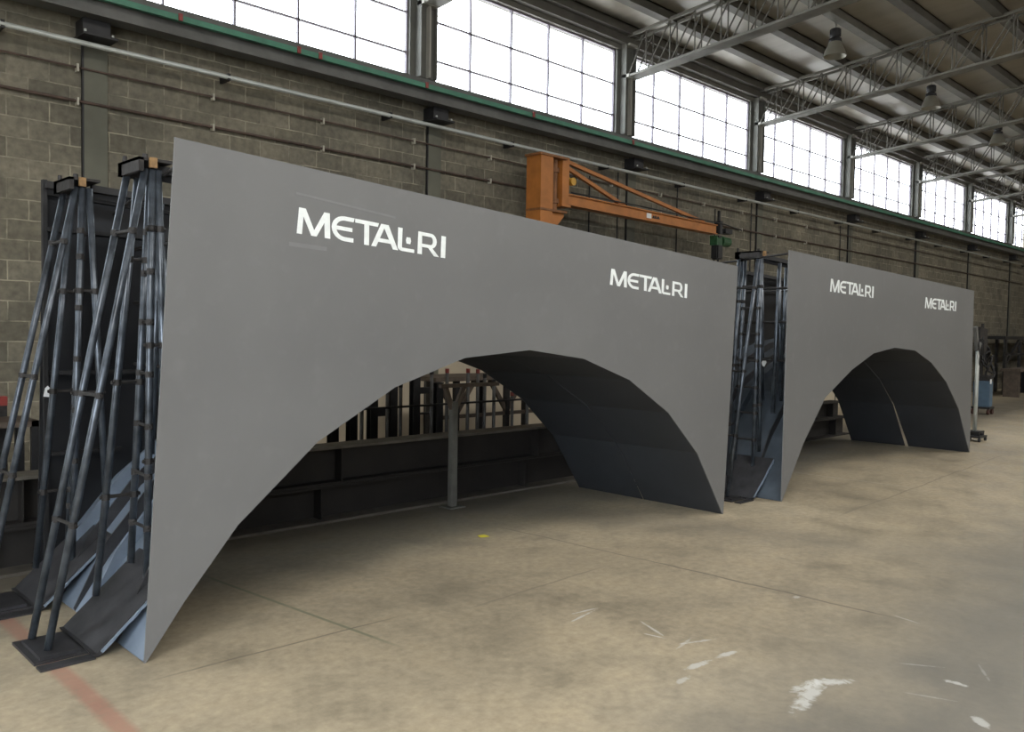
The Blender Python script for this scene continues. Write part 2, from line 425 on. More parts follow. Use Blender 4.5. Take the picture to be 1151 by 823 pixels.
# vertical cable drops on the wall
for i, (x, z1, lab) in enumerate([(9.93, 4.0, 'thin dark vertical cable on the wall right of the crane mast'), (10.62, 4.15, 'thin dark vertical cable above the middle of the crane arm'),
                                  (12.25, 4.15, 'thin vertical cable near the outer end of the crane arm'), (13.45, 3.9, 'thin faint vertical cable just behind the hoist'), (14.72, 4.15, 'dark vertical cable between hoist and right arch block'),
                                  (18.6, 4.1, 'dark vertical cable above the right arch block, left one of a pair'), (19.1, 4.1, 'dark vertical cable above the right arch block, right one of a pair'), (23, 4.1, 'dark vertical cable above the far end of the right arch block')]):
    g = MB(); g.cyl((x, W-.025, 0), (x, W-.025, z1), .012, 6); tag(g.build('wall_cable', 'black'), lab, 'cable')

# ------------------------------------------------------------------ roof steel
def tz(y): return 6.27+.092*(W-y)      # top chord
def bz(y): return 5.655+.085*(W-y)      # bottom chord
Y0 = -2.0
def make_truss(x, label):
    t = thing('roof_truss', label, 'truss', (x, 0, 0), 'lattice roof trusses')
    for s in (-.10, .10):
        a = MB(); a.bar((s, W-.02, tz(W)), (s, Y0, tz(Y0)), .035, .045); a.build('top_chord', 'truss', t)
    a = MB(); a.bar((0, W-.12, bz(W)), (0, Y0, bz(Y0)), .24, .035); a.build('bottom_chord', 'truss', t)
    return t
t0 = make_truss(PX[1], 'grey lattice truss')
ys = []
y = W-.45
while y > Y0: ys.append(y); y -= .44
for i, y in enumerate(ys):
    for s in (-.09, .09):
        a = MB(); a.cyl((s, y, bz(y)), (s, y, tz(y)), .011, 5); a.build('vertical_strut', 'purlin', t0)
        y2 = y+.44 if i else y+.36
        a = MB(); a.cyl((s, y, tz(y)), (s, y2 - 0.02, bz(y2)), .013, 5); a.build('diagonal_strut', 'purlin', t0)
tl = ['nearest', 'second nearest', 'third nearest', 'fourth nearest', 'fifth nearest', 'sixth nearest', 'farthest']
for k in range(7):
    o = copy_tree(t0); o.location.x = PX[k+2]
    o['label'] = 'grey double lattice roof truss, ' + tl[k] + ' of the seven, above the ' + ordinal[k] + ' window post'
for o in [t0]+children(t0): bpy.data.objects.remove(o)
py = [W-.12]+[7.69-.845*k for k in range(11)]
pl = ['at the eaves over the windows']+['%s out from the wall' % ordinal[k] for k in range(9)]+['tenth out from the wall', 'eleventh out from the wall']
for i, y in enumerate(py):
    pale = (i == 3)
    a = MB(); hh = .125
    z = rz(y)-.01
    a.box(-4, XE, y-.08, y+.08, z-.025, z-.005); a.box(-4, XE, y-.08, y-.06, z-hh, z-.005); a.box(-4, XE, y-.08, y+.07, z-hh-.015, z-hh)
    tag(a.build('purlin', 'truss' if pale else 'purlin'), 'long grey roof purlin along the hall, ' + pl[i], 'purlin', 'roof purlins')
a = MB(); a.cyl((-4, 6.12, 6.60), (XE, 6.12, 6.60), .022, 8)
tag(a.build('lamp_conduit', 'truss_pale', smooth=True), 'pale straight conduit under the roof from which the three lamps hang', 'conduit')
gd = MB(); gd.box(-4, XE, Y0-.15, Y0+.05, 6.5, 7.3); tag(gd.build('ridge_girder', 'purlin'), 'deep girder carrying the inner ends of the trusses', 'girder')

# high bay lamps
def lamp(x, label):
    t = thing('high_bay_lamp', label, 'lamp', (x, 6.12, 6.60), 'high bay lamps')
    a = MB(); a.cyl((0, 0, -.16), (0, 0, -.024), .010, 6); a.cyl((.05, 0, -.027), (0, 0, -.15), .008, 6); a.cyl((-.05, 0, -.027), (0, 0, -.15), .008, 6); a.build('hanger', 'truss_pale', t)
    a = MB(); a.lathe([(.0, -.15), (.07, -.155), (.085, -.17), (.085, -.27), (.06, -.28), (.06, -.30), (.095, -.31), (.10, -.36), (.0, -.365)], 0, 0); a.build('ballast_housing', 'black', t, smooth=True)
    a = MB(); a.lathe([(.09, -.355), (.12, -.42), (.155, -.50), (.175, -.58), (.18, -.585), (.17, -.58), (.15, -.50), (.115, -.42), (.085, -.36)], 0, 0); tag(a.build('reflector', 'lampglass', t, smooth=True), 'ribbed translucent bell reflector')
    return t
lamp(13.03, 'black and clear bell shaped roof lamp, nearest of the three')
lamp(17.15, 'black and clear bell shaped roof lamp, middle of the three')
lamp(21.27, 'black and clear bell shaped roof lamp, farthest of the three')

# ------------------------------------------------------------------ jib crane
cr = thing('jib_crane', 'orange wall jib crane with a braced arm reaching right above the left arch block', 'crane', (8.3, 7.95, 0))
def L(x, y, z): return (x-8.3, y-7.95, z)
a = MB(); a.box(-.10, .14, -.10, .17, 2.0, 3.97); a.build('column', 'orange', cr)
for z in (2.05, 2.75):
    a = MB(); a.box(-.08, .12, .17, .54, z, z+.20); a.build('wall_bracket', 'orange_dark', cr)
a = MB(); a.box(-.13, .42, -.12, .18, 3.97, 4.00); a.box(-.11, .42, -.11, .17, 3.24, 3.27); a.build('hinge_plate', 'orange_dark', cr)
a = MB(); a.cyl((.30, .03, 3.27), (.30, .03, 3.97), .045, 12); a.cyl((.30, .03, 3.80), (.30, .03, 3.86), .07, 12); a.cyl((.30, .03, 3.38), (.30, .03, 3.44), .07, 12); tag(a.build('pivot_shaft', 'orange_dark', cr), 'grimy pivot shaft')
a = MB(); a.box(.38, .52, -.05, .13, 3.36, 4.02); a.box(.36, .54, -.07, .15, 3.34, 3.37); a.build('mast', 'orange', cr)
a = MB(); a.prism([(.14, 2.98), (.20, 2.98), (.42, 3.20), (.42, 3.27), (.14, 3.27)], -.05, .10); a.build('gusset', 'orange', cr)
a = MB(); a.bar(L(8.82, 8.0, 3.46), L(12.66, 8.0, 3.41), .10, .13); a.bar(L(8.82, 8.0, 3.53), L(12.66, 8.0, 3.48), .16, .016); a.bar(L(8.82, 8.0, 3.39), L(12.66, 8.0, 3.335), .16, .016); a.build('arm', 'orange', cr)
for p, q in (((8.80, 8.0, 4.00), (12.35, 8.0, 3.50)), ((8.80, 8.0, 3.93), (10.2, 8.0, 3.52))):
    a = MB(); a.bar(L(*p), L(*q), .05, .05); a.build('tie_rod', 'orange', cr)
a = MB(); a.cyl(L(8.95, 7.93, 3.72), L(8.95, 7.99, 3.72), .055, 14); a.cyl(L(8.95, 7.96, 3.72), L(8.83, 7.96, 3.80), .012, 6); tag(a.build('pulley', simple('yellow_pulley', (.55, .30, .04, 1), .5), cr), 'yellow pulley')
a = MB(); a.box(2.38, 2.50, -.002-.0, .0, 3.41, 3.49)
a = MB(); a.box(10.68-8.3, 10.80-8.3, 7.944-7.95, 7.949-7.95, 3.40, 3.475); s = a.build('maker_plate', 'white', cr); tag(s, 'small white plate with dark marks')
a = MB(); a.box(10.83-8.3, 11.02-8.3, -.006, -.001, 3.41, 3.425); a.box(10.84-8.3, 10.88-8.3, -.006, -.001, 3.425, 3.45); a.box(10.90-8.3, 10.93-8.3, -.006, -.001, 3.425, 3.455); a.box(10.96-8.3, 11.0-8.3, -.006, -.001, 3.425, 3.45); a.build('plate_marks', 'bracket', s)
a = MB(); a.tube([L(8.9, 7.93, 3.56), L(10.5, 7.93, 3.555), L(12.0, 7.93, 3.53), L(12.9, 7.93, 3.52), L(13.5, 7.95, 3.47)], .010, 6); a.build('festoon_cable', 'rubber', cr)
ho = thing('electric_hoist', 'dark green electric hoist hanging at the outer end of the orange arm', 'hoist', (12.82, 8.0, 2.95))
a = MB(); a.box(-.05, .03, -.06, .06, .40, .62); a.box(-.02, .02, -.02, .02, .58, .80); a.box(-.14, -.04, -.09, .09, .33, .36); a.build('trolley', 'black', ho)
a = MB(); a.cyl((.04, 0, .28), (.30, 0, .28), .085, 14); a.cyl((.04, 0, .28), (.08, 0, .28), .10, 14); a.build('motor', 'darkgreen', ho)
a = MB(); a.box(.10, .32, -.08, .08, .42, .50); a.build('switch_box', 'black', ho)
a = MB(); a.box(-.16, .02, -.07, .07, .20, .36); a.build('gearbox', 'darkgreen', ho)
a = MB(); a.box(-.13, .05, -.07, .07, -.04, .22, .02); a.build('chain_bag', 'black', ho)
a = MB(); a.cyl((.0, 0, -.14), (.0, 0, -.02), .015, 8); a.cyl((.02, 0, -.14), (-.03, 0, -.16), .015, 6); a.build('hook', 'black', ho)

# ------------------------------------------------------------------ arch blocks
ARCH1 = [(1.548, 0), (1.736, .258), (2.01, .591), (2.472, .981), (2.99, 1.262), (3.532, 1.43), (4.119, 1.479), (4.687, 1.413), (5.231, 1.244), (5.76, .959), (6.201, .584), (6.632, 0)]
ARCH2 = [(7.58, 0), (7.996, .541), (8.441, .975), (9.061, 1.251), (9.614, 1.426), (10.218, 1.491), (10.858, 1.452), (11.414, 1.297), (11.987, 1.03), (12.505, .647), (13.02, 0)]

def strokes_logo(x0, x1, zb0, zt0, zb1, zt1, y):
    """METAL.RI stencil as flat paint strokes; u 0..1 along, v 0..1 up"""
    b = MB(); bm = b.bm
    def P(u, v):
        x = x0+(x1-x0)*u; lo = zb0+(zb1-zb0)*u; hi = zt0+(zt1-zt0)*u
        return (x, lo+(hi-lo)*v)
    cnt = [0]
    def poly(pts):
        cnt[0] += 1; yo = y-.0012-.00003*cnt[0]
        a = [bm.verts.new((P(u, v)[0], yo, P(u, v)[1])) for u, v in pts]; c = [bm.verts.new((P(u, v)[0], y, P(u, v)[1])) for u, v in pts]
        bm.faces.new(a); n = len(pts)
        for i in range(n): bm.faces.new((a[(i+1) % n], a[i], c[i], c[(i+1) % n]))
    asp = (zt0-zb0)/(x1-x0)
    # M
    poly([(0, 0), (.030, 0), (.043, 1), (.013, 1)])
    poly([(.018, 1), (.052, 1), (.117, 0), (.085, 0)])
    poly([(.085, 0), (.117, 0), (.195, 1), (.162, 1)])
    poly([(.166, 0), (.200, 0), (.196, 1), (.162, 1)])
    # round E : arc band + three bars
    def arc(cx, cz, rx, rz_, wx, wz, a0, a1, n=12):
        for i in range(n):
            t0 = a0+(a1-a0)*i/n; t1 = a0+(a1-a0)*(i+1)/n
            poly([(cx+rx*math.cos(t0), cz+rz_*math.sin(t0)), (cx+rx*math.cos(t1), cz+rz_*math.sin(t1)),
                  (cx+(rx-wx)*math.cos(t1), cz+(rz_-wz)*math.sin(t1)), (cx+(rx-wx)*math.cos(t0), cz+(rz_-wz)*math.sin(t0))])
    arc(.290, .5, .082, .5, .028, .17, math.pi/2, 3*math.pi/2)
    poly([(.288, .83), (.345, .83), (.352, 1), (.288, 1)]); poly([(.288, 0), (.345, 0), (.345, .17), (.288, .17)]); poly([(.225, .42), (.338, .42), (.338, .58), (.225, .58)])
    # T
    poly([(.356, .84), (.505, .84), (.512, 1), (.356, 1)]); poly([(.415, 0), (.447, 0), (.447, .86), (.415, .86)])
    # A
    poly([(.462, 0), (.494, 0), (.560, 1), (.528, 1)]); poly([(.610, 0), (.645, 0), (.578, 1), (.538, 1)]); poly([(.502, .22), (.602, .22), (.592, .38), (.514, .38)])
    # L with the dot
    poly([(.643, .16), (.672, .16), (.676, 1), (.645, 1)])
    arc(.675, .17, .032, .17, .029, .16, math.pi, 1.5*math.pi, 5)
    poly([(.670, 0), (.760, 0), (.760, .15), (.670, .15)])
    poly([(.706, .36), (.732, .36), (.737, .50), (.732, .64), (.706, .64), (.701, .50)])
    # R
    poly([(.785, 0), (.817, 0), (.817, 1), (.790, 1)])
    poly([(.815, .84), (.885, .84), (.885, 1), (.815, 1)]); poly([(.815, .33), (.885, .33), (.885, .48), (.815, .48)])
    arc(.885, .665, .042, .335, .028, .16, -math.pi/2, math.pi/2, 8)
    poly([(.858, .38), (.890, .38), (.945, 0), (.908, 0)])
    # I
    poly([(.960, 0), (.993, 0), (.997, 1), (.964, 1)])
    return b

def arch_block(name, label, x0, top, arch, y0, y1, gap, emat):
    """top = (zl, zr, xl, xr) top corners of front sheet"""
    zl, zr, xl, xr = top
    T = thing(name, label, 'arch formwork', (x0, y0, 0), 'steel arch formwork blocks')
    ox = x0
    R_ = lambda pts: [(x-ox, z) for x, z in pts]
    D = y1-y0
    xb0, xb1 = arch[0][0], arch[-1][0]
    out = [(arch[0][0]-.008, 0), (xl, zl), (xr, zr), (arch[-1][0]+.008, 0)]
    def sheet(nm, ya, yb, zl_, zr_, mat, xl_=xl, xr_=xr):
        # strips between arch vertices and the top edge keep every face convex
        b = MB(); bm = b.bm
        pts = [(arch[0][0]-.008, 0)]+arch+[(arch[-1][0]+.008, 0)]
        n = len(pts); topp = []
        for i in range(n):
            f = i/(n-1)
            x = xl_+(xr_-xl_)*f; topp.append((x, zl_+(zr_-zl_)*f))
        lo = [[bm.verts.new((x-ox, yy, z)) for x, z in pts] for yy in (ya, yb)]
        hi = [[bm.verts.new((x-ox, yy, z)) for x, z in topp] for yy in (ya, yb)]
        for i in range(n-1):
            bm.faces.new((lo[0][i], lo[0][i+1], hi[0][i+1], hi[0][i])); bm.faces.new((lo[1][i+1], lo[1][i], hi[1][i], hi[1][i+1]))
            bm.faces.new((lo[0][i+1], lo[0][i], lo[1][i], lo[1][i+1])); bm.faces.new((hi[0][i], hi[0][i+1], hi[1][i+1], hi[1][i]))
        bm.faces.new((lo[0][0], hi[0][0], hi[1][0], lo[1][0])); bm.faces.new((lo[0][-1], lo[1][-1], hi[1][-1], hi[0][-1]))
        return b.build(nm, mat, T)
    tag(sheet('front_sheet', 0, .010, zl, zr, 'sheet'), 'smooth grey painted front sheet with an arched cut out')
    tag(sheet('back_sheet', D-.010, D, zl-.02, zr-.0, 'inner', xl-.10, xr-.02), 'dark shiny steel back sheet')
    # soffit in two widths, 8 mm plate following the arch
    def soffit(ya, yb, yg=None):
        b = MB(); bm = b.bm; pts = R_(arch); th = .008; n = len(pts)
        nrm = []
        for i in range(n):
            a = Vector(pts[max(0, i-1)]); c = Vector(pts[min(n-1, i+1)]); d = (c-a).normalized(); nrm.append(Vector((-d.y, d.x)))
        vs = []
        for i, (x, z) in enumerate(pts):
            e = nrm[i]*th
            q = yb if yg is None else yb-yg(i)
            zz = max(0, z)
            vs.append([bm.verts.new((x, ya, zz)), bm.verts.new((x, q, zz)), bm.verts.new((x+e.x, q, zz+max(0, e.y))), bm.verts.new((x+e.x, ya, zz+max(0, e.y)))])
        for a, c in zip(vs[:-1], vs[1:]):
            for k in range(4): bm.faces.new((a[k], a[(k+1) % 4], c[(k+1) % 4], c[k]))
        bm.faces.new(vs[0]); bm.faces.new(vs[-1][::-1])
        return b
    mid = D*.52
    na = len(arch)
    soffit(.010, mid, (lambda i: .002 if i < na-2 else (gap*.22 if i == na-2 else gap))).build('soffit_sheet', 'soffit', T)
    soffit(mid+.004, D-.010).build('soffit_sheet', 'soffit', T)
    # primed extrados sheet seen from the open end
    b = MB(); bm = b.bm; up = [(x-ox+(-.012 if i < 3 else 0), z+.022) for i, (x, z) in enumerate(arch[:7])]
    up[0] = (arch[0][0]-ox-.008, .004)
    vs = [[bm.verts.new((x, .012, z)), bm.verts.new((x, D-.012, z)), bm.verts.new((x, D-.012, z+.006)), bm.verts.new((x, .012, z+.006))] for x, z in up]
    for a, c in zip(vs[:-1], vs[1:]):
        for k in range(4): bm.faces.new((a[k], a[(k+1) % 4], c[(k+1) % 4], c[k]))
    bm.faces.new(vs[0]); bm.faces.new(vs[-1][::-1])
    tag(b.build('extrados_sheet', emat, T), 'blue grey primed top of the arch sheet')
    # curved stiffener bars standing on the extrados
    for yy, m in ((.80, emat), (.98, 'plate'), (.34, 'plate'), (1.25, 'plate'), (1.45, emat)):
        b = MB(); bm = b.bm
        vs = []
        for i, (x, z) in enumerate(up[:6]):
            hgt = .02+.055*min(1, i)
            vs.append([bm.verts.new((x, yy, z)), bm.verts.new((x, yy+.012, z)), bm.verts.new((x-.4*hgt, yy+.012, z+hgt)), bm.verts.new((x-.4*hgt, yy, z+hgt))])
        for a, c in zip(vs[:-1], vs[1:]):
            for k in range(4): bm.faces.new((a[k], a[(k+1) % 4], c[(k+1) % 4], c[k]))
        bm.faces.new(vs[0]); bm.faces.new(vs[-1][::-1])
        b.build('stiffener', m, T)
    # dark foot ramps with floor plates
    for ya, yb in ((.22, .72), (1.12, 1.62)):
        p = MB(); sx = 1.543-x0
        A = lambda x: x-1.543+0.0
        p.prism([(A(1.39), .002), (A(1.41), .002), (A(1.80), .355), (A(1.79), .372), (A(1.40), .022), (A(1.38), .022)], ya, yb)
        rp = p.build('foot_ramp', 'plate', T)
        f = MB(); f.box(A(1.15), A(1.41), ya+.08, yb-.05, .001, .014); f.box(A(1.15), A(1.39), ya-.02, ya+.05, .001, .010); f.box(A(1.18), A(1.36), ya+.10, yb-.10, .014, .03)
        tag(f.build('floor_plate', 'plate', T), 'flat dark plates lying on the floor under the pipes')
        for q in (ya-.004, yb-.004):
            w = MB(); pv = None
            for kk in range(15):
                f = kk/14; pt = (A(1.42+.375*f), q+random.uniform(-.006, .006), .026+.335*f)
                if pv: w.bar(pv, pt, random.uniform(.010, .022), .012)
                pv = pt
            tag(w.build('weld_bead', 'bluegrey', rp), 'pale jagged weld bead')
    # pipe trestles
    def X(x): return x-1.543
    def trestle(ys_, legs, bx, rung_vert, rung_slope):
        c = sum(ys_)/2
        t = MB(); t.box(X(bx-.05), X(bx-.025), ys_[0]-.05, ys_[1]+.035, 2.38, 2.45); t.box(X(bx-.05), X(bx+.10), ys_[1]-.02, ys_[1]+.035, 2.38, 2.445); t.box(X(bx-.05), X(bx+.12), ys_[0]-.05, ys_[1]+.035, 2.435, 2.45)
        t.cyl((X(bx-.02), ys_[1]+.02, 2.45), (X(bx-.02), ys_[1]+.02, 2.49), .012, 6); t.cyl((X(bx), ys_[0], 2.45), (X(bx), ys_[0], 2.475), .014, 6)
        fr = t.build('pipe_trestle', 'bracket', T); tag(fr, 'dark clamped bracket head of a pipe trestle')
        k = MB(); k.box(X(bx+.0), X(bx+.035), ys_[0]-.07, ys_[0]-.048, 2.40, 2.45); tag(k.build('end_cap', 'cap', fr), 'ochre end cap')
        for (xa, za, xb, zb, yy) in legs:
            g = MB(); g.cyl((X(xa), yy, za), (X(xb), yy, zb), .0188, 12); g.build('pipe', 'pipe', fr, smooth=True)
        def at(leg, z): 
            xa, za, xb, zb, yy = leg; f = (z-za)/(zb-za); return (X(xa+(xb-xa)*f), yy, z)
        for ia, ib, zs in rung_vert+rung_slope:
            for z in zs:
                p, q = Vector(at(legs[ia], z)), Vector(at(legs[ib], z))
                d = (q-p).normalized()*.03
                g = MB(); g.cyl(p-d, q+d, .010, 6)
                for w in (p, q): g.cyl(w+Vector((0, 0, -.016)), w+Vector((0, 0, .016)), .022, 8)
                g.build('rung', 'bracket', fr)
        return fr
    ya, yb = 4.42-4.02, 4.62-4.02
    legsA = [(1.70, 2.40, 1.235, .03, ya), (1.685, 2.40, 1.22, .035, yb), (1.735, 2.40, 1.707, .25, ya), (1.765, 2.40, 1.82, .42, ya), (1.739, 2.40, 1.523, .19, yb), (1.80, 2.40, 1.70, .33, yb)]
    trestle((ya, yb), legsA, 1.70, [(2, 5, (.55, .82, 1.08, 1.35, 1.62, 1.88, 2.10))], [(0, 1, (.62, 1.25, 2.08)), (2, 3, (.9, 1.5, 2.1)), (4, 5, (.7, 1.3, 1.95))])
    yc, yd = 5.32-4.02, 5.52-4.02
    legsB = [(1.649, 2.40, 1.165, .03, yc), (1.647, 2.40, 1.155, .03, yd), (1.683, 2.40, 1.62, .19, yc), (1.722, 2.40, 1.82, .40, yc), (1.696, 2.40, 1.481, .15, yd), (1.76, 2.40, 1.66, .26, yd)]
    trestle((yc, yd), legsB, 1.65, [(2, 5, (.5, .8, 1.1, 1.4, 1.7, 2.0, 2.15))], [(0, 1, (.75, 1.30, 2.08)), (2, 3, (1.2, 1.8)), (4, 5, (.6, 1.2, 1.8))])
    # inner props further along, standing on the extrados
    for dx, zb in ((.52, .80), (1.05, 1.13)):
        for q in (ya, yb, yc, yd):
            g = MB(); g.cyl((X(1.62+dx), q, 2.36), (X(1.56+dx), q, zb), .021, 10); g.cyl((X(1.62+dx), q, 2.30), (X(1.72+dx), q, zb+.12), .016, 8)
            g.build('inner_prop', 'pipe', T, smooth=True)
        g = MB()
        for zz in (1.35, 1.75, 2.1):
            g.cyl((X(1.60+dx), .03, zz), (X(1.60+dx), D-.03, zz), .012, 6)
        g.build('cross_tie', 'bracket', T)
    # rails tying the heads together
    xe = xr-x0-.25
    for q, zz in ((.45, 0), (1.38, 0), (D-.05, .03)):
        g = MB(); s0 = X(1.76) if q < D-.1 else xl-.10-x0
        g.bar((s0, q, 2.415+zz), (xe, q, zr-.06+zz), .035, .04); g.bar((s0, q+.02, 2.395+zz), (xe, q+.02, zr-.08+zz), .008, .07); g.build('top_rail', 'black', T)
    for z in (2.18, 1.30, .80):
        g = MB(); 
        xs = {2.18: (xl-.09-x0, xr-x0-.2), 1.30: (xl-.08-x0, xl+.95-x0), .80: (xl-.07-x0, xl+.35-x0)}[z]
        g.box(xs[0], xs[1], D-.045, D-.010, z-.012, z+.012); g.build('back_stiffener', 'black', T)
    g = MB(); g.box(xl-.11-x0, xl-.085-x0, D-.04, D, 0, zl-.02); g.build('edge_angle', 'black', T)
    g = MB(); g.cyl((xl+.06-x0, .05, 2.40), (xl+.30-x0, D-.04, 2.31), .010, 6); g.build('tie_rod', 'bracket', T)
    return T

B1 = arch_block('arch_formwork', 'large grey steel arch formwork block nearest the camera, on the left, with two white logos', 1.543, (2.497, 2.222, 1.686, 6.775), ARCH1, 4.02, 5.72, .012, 'bluegrey')
B2 = arch_block('arch_formwork', 'grey steel arch formwork block standing farther right, with a light slit inside its arch', 7.555, (2.428, 2.286, 7.582, 12.95), ARCH2, 3.95, 5.65, .045, 'bluegrey_shaded')
# back faces are painted the same grey on the outside of block ends
def logo(T, a, b, zb0, zt0, zb1, zt1, lab):
    m = strokes_logo(a, b, zb0, zt0, zb1, zt1, 0)
    ox, oy = T.location.x, T.location.y
    for v in m.bm.verts: v.co.x -= ox
    o = m.build('painted_logo', 'logo', T, (0, -.0005, 0)); o['label'] = lab
logo(B1, 2.335, 3.365, 2.104, 2.243, 2.046, 2.178, 'white METALRI stencil logo at the left')
logo(B1, 4.965, 5.985, 1.966, 2.088, 1.905, 2.022, 'white METALRI stencil logo at the right')
logo(B2, 8.47, 9.555, 2.072, 2.206, 2.048, 2.176, 'white METALRI stencil logo at the left')
logo(B2, 11.12, 12.245, 1.985, 2.122, 1.978, 2.108, 'white METALRI stencil logo at the right')
# faint overspray ghosts around the first logo
g = MB(); g.bar((2.33-1.543, -.0005, 2.315), (2.98-1.543, -.0005, 2.255), .001, .012); tag(g.build('overspray', 'haze', B1), 'faint pale overspray streak above the left logo')
g = MB(); g.bar((2.29-1.543, -.0005, 2.045), (2.52-1.543, -.0005, 2.035), .001, .022); tag(g.build('overspray', 'haze', B1), 'faint pale overspray streak below the left logo')

# paper tags
g = MB(); g.prism([(0, 0), (.035, -.005), (.037, .05), (.025, .065), (.01, .05)], 0, .001)
tag(g.build('paper_tag', 'white', None, (1.565, 5.655, 1.16)), 'small white paper tag on the dark back sheet of the left block', 'tag')
g = MB(); g.prism([(0, .0), (.03, -.035), (.06, -.04), (.10, 0), (.09, .02), (.02, .02)], 0, .002)
tag(g.build('paper_tag', 'white', None, (7.80, 4.33, 1.33)), 'white paper scrap between the pipes of the right block', 'tag')

# ------------------------------------------------------------------ long beams behind the arches
def ibeam(name, x0, x1, yc, z0, h, w, label, edge=True, skid=0):
    t = thing(name, label, 'beam', (x0, yc, z0), 'steel beams lying behind the arch blocks')
    L_ = x1-x0
    b = MB(); b.box(0, L_, -.008, .008, .02, h-.02); b.build('web', 'beam', t)
    b = MB(); b.box(0, L_, -w/2, w/2, h-.022, h, .003); tag(b.build('flange', 'beam_lit_edge' if edge else 'beam', t), 'paler top flange, lit tone painted in' if edge else None)
    b = MB(); b.box(0, L_, -w/2-skid, w/2, 0, .022, .003); b.build('flange', 'beam_lit_edge' if skid else 'beam', t)
    x = .6
    while x < L_:
        b = MB(); b.box(x-.005, x+.005, -w/2+.01, w/2-.01, .022, h-.022); b.build('web_stiffener', 'beam', t); x += 2.4
    return t
ibeam('steel_beam', .75, 7.5, 6.15, 0, .30, .26, 'dark steel beam on the floor behind the left arch, lower of the front stack', False, .06)
ibeam('steel_beam', .95, 7.35, 6.15, .30, .32, .24, 'dark steel beam behind the left arch, upper of the front stack')
ibeam('steel_beam', .6, 7.2, 6.55, 0, .55, .26, 'dark deep steel beam behind the left arch, second row', False)
ibeam('steel_beam', 7.9, 13.8, 6.15, 0, .30, .26, 'dark steel beam on the floor behind the right arch', False)
ibeam('steel_beam', 7.8, 13.6, 6.15, .30, .26, .24, 'dark steel beam behind the right arch, on top of another', False)

# timber and plates at the left edge
g = MB(); g.box(0, .55, 0, .5, 0, .14, .01); tag(g.build('steel_billet', 'wood', None, (.15, 6.0, 0)), 'brownish block on the floor at the left picture edge', 'block')

# storage rack stanchions between beams and wall
rx = [(4.60, .66, 1), (4.82, .78, 1), (5.07, .90, 1), (5.32, 1.03, 1), (5.62, 1.14, 1), (5.94, 1.02, 1)]
for i, (x, z, w) in enumerate(rx):
    t = thing('rack_post', 'black wide steel stanchion behind the beams, ' + ordinal[i] + ' from the left through the left arch', 'post', (x, 7.2, 0), 'wide stanchions behind the beams')
    b = MB(); b.box(-.045, .045, -.04, -.032, 0, z); b.box(-.045, .045, .032, .04, 0, z); b.box(-.004, .004, -.032, .032, 0, z); b.build('post', 'black', t)
    b = MB(); b.box(-.10, .10, -.10, .10, 0, .012); b.build('foot_plate', 'black', t)
    b = MB(); b.box(-.05, .05, -.045, .045, z, z+.012); b.build('top_plate', 'black', t)
th = [(4.94, .83, 0), (5.26, .97, 0), (5.43, 1.03, 0), (5.85, 1.16, 0), (6.07, 1.17, 1), (6.38, 1.165, 1), (6.53, 1.155, 1), (6.64, 1.10, 0), (6.79, 1.03, 0), (7.09, .87, 1), (7.35, .85, 1), (7.65, .8, 0)]
for i, (x, z, r) in enumerate(th):
    x, z = x*6.96/7.2, 1.6+(z-1.6)*6.96/7.2
    t = thing('rack_upright', ('red tipped slim grey upright behind the left arch, ' if r else 'grey slim upright behind the left arch, ')+(ordinal+['tenth', 'eleventh', 'twelfth'])[i]+' from the left', 'upright', (x, 6.96, 0), 'slim uprights behind the beams')
    b = MB(); b.cyl((0, 0, 0), (0, 0, z-.035), .020, 10); b.build('tube', 'rackpost', t, smooth=True)
    b = MB(); b.cyl((0, 0, z-.035), (0, 0, z+.01), .023, 10); b.build('tip', 'red' if r else 'black', t)
    b = MB(); b.box(-.06, .06, -.05, .05, 0, .01); b.build('foot_plate', 'black', t)
for (x0, x1, z, y, h, lab) in [(4.60, 7.4, .82, 6.90, .020, 'thin dark rail running across the uprights behind the left arch'), (5.12, 5.27, .74, 7.2, .075, 'short thick crosspiece between the third and fourth wide stanchions'), (5.67, 5.88, .95, 7.2, .07, 'short brown crosspiece between the last wide stanchions'), (5.67, 5.88, .70, 7.2, .02, 'thin low crosspiece between the last wide stanchions')]:
    g = MB(); g.box(0, x1-x0, -.02, .02, -h/2, h/2, .003); tag(g.build('rack_crossbar', 'black', None, (x0, y, z)), lab, 'bar')
# trestle table frame further back
tt = thing('steel_trestle', 'dark brown trestle frame with V braces beside the wall, seen through the left arch', 'trestle', (5.95, 7.55, 0))
g = MB(); g.box(0, 2.1, -.3, .3, 1.03, 1.08, .004); g.build('table_top', 'wood', tt)
for x in (.35, 1.15, 1.95):
    g = MB(); g.box(x-.03, x+.03, -.27, -.21, 0, 1.03); g.box(x-.03, x+.03, .21, .27, 0, 1.03); g.build('leg', 'black', tt)
    g = MB(); g.bar((x, -.24, .65), (x-.28, -.24, 1.03), .04, .05); g.bar((x, -.24, .65), (x+.28, -.24, 1.03), .04, .05); g.build('brace', 'wood', tt)
g = MB(); g.box(.1, 2.0, -.25, -.21, .60, .64); g.build('rail', 'wood', tt)
bm_ = MB(); bm_.box(0, 1.2, -.15, .15, 0, .12, .01); tag(bm_.build('steel_offcut', 'black', None, (7.5, 6.62, .0)), 'dark steel offcut lying on the floor behind the left arch', 'offcut')
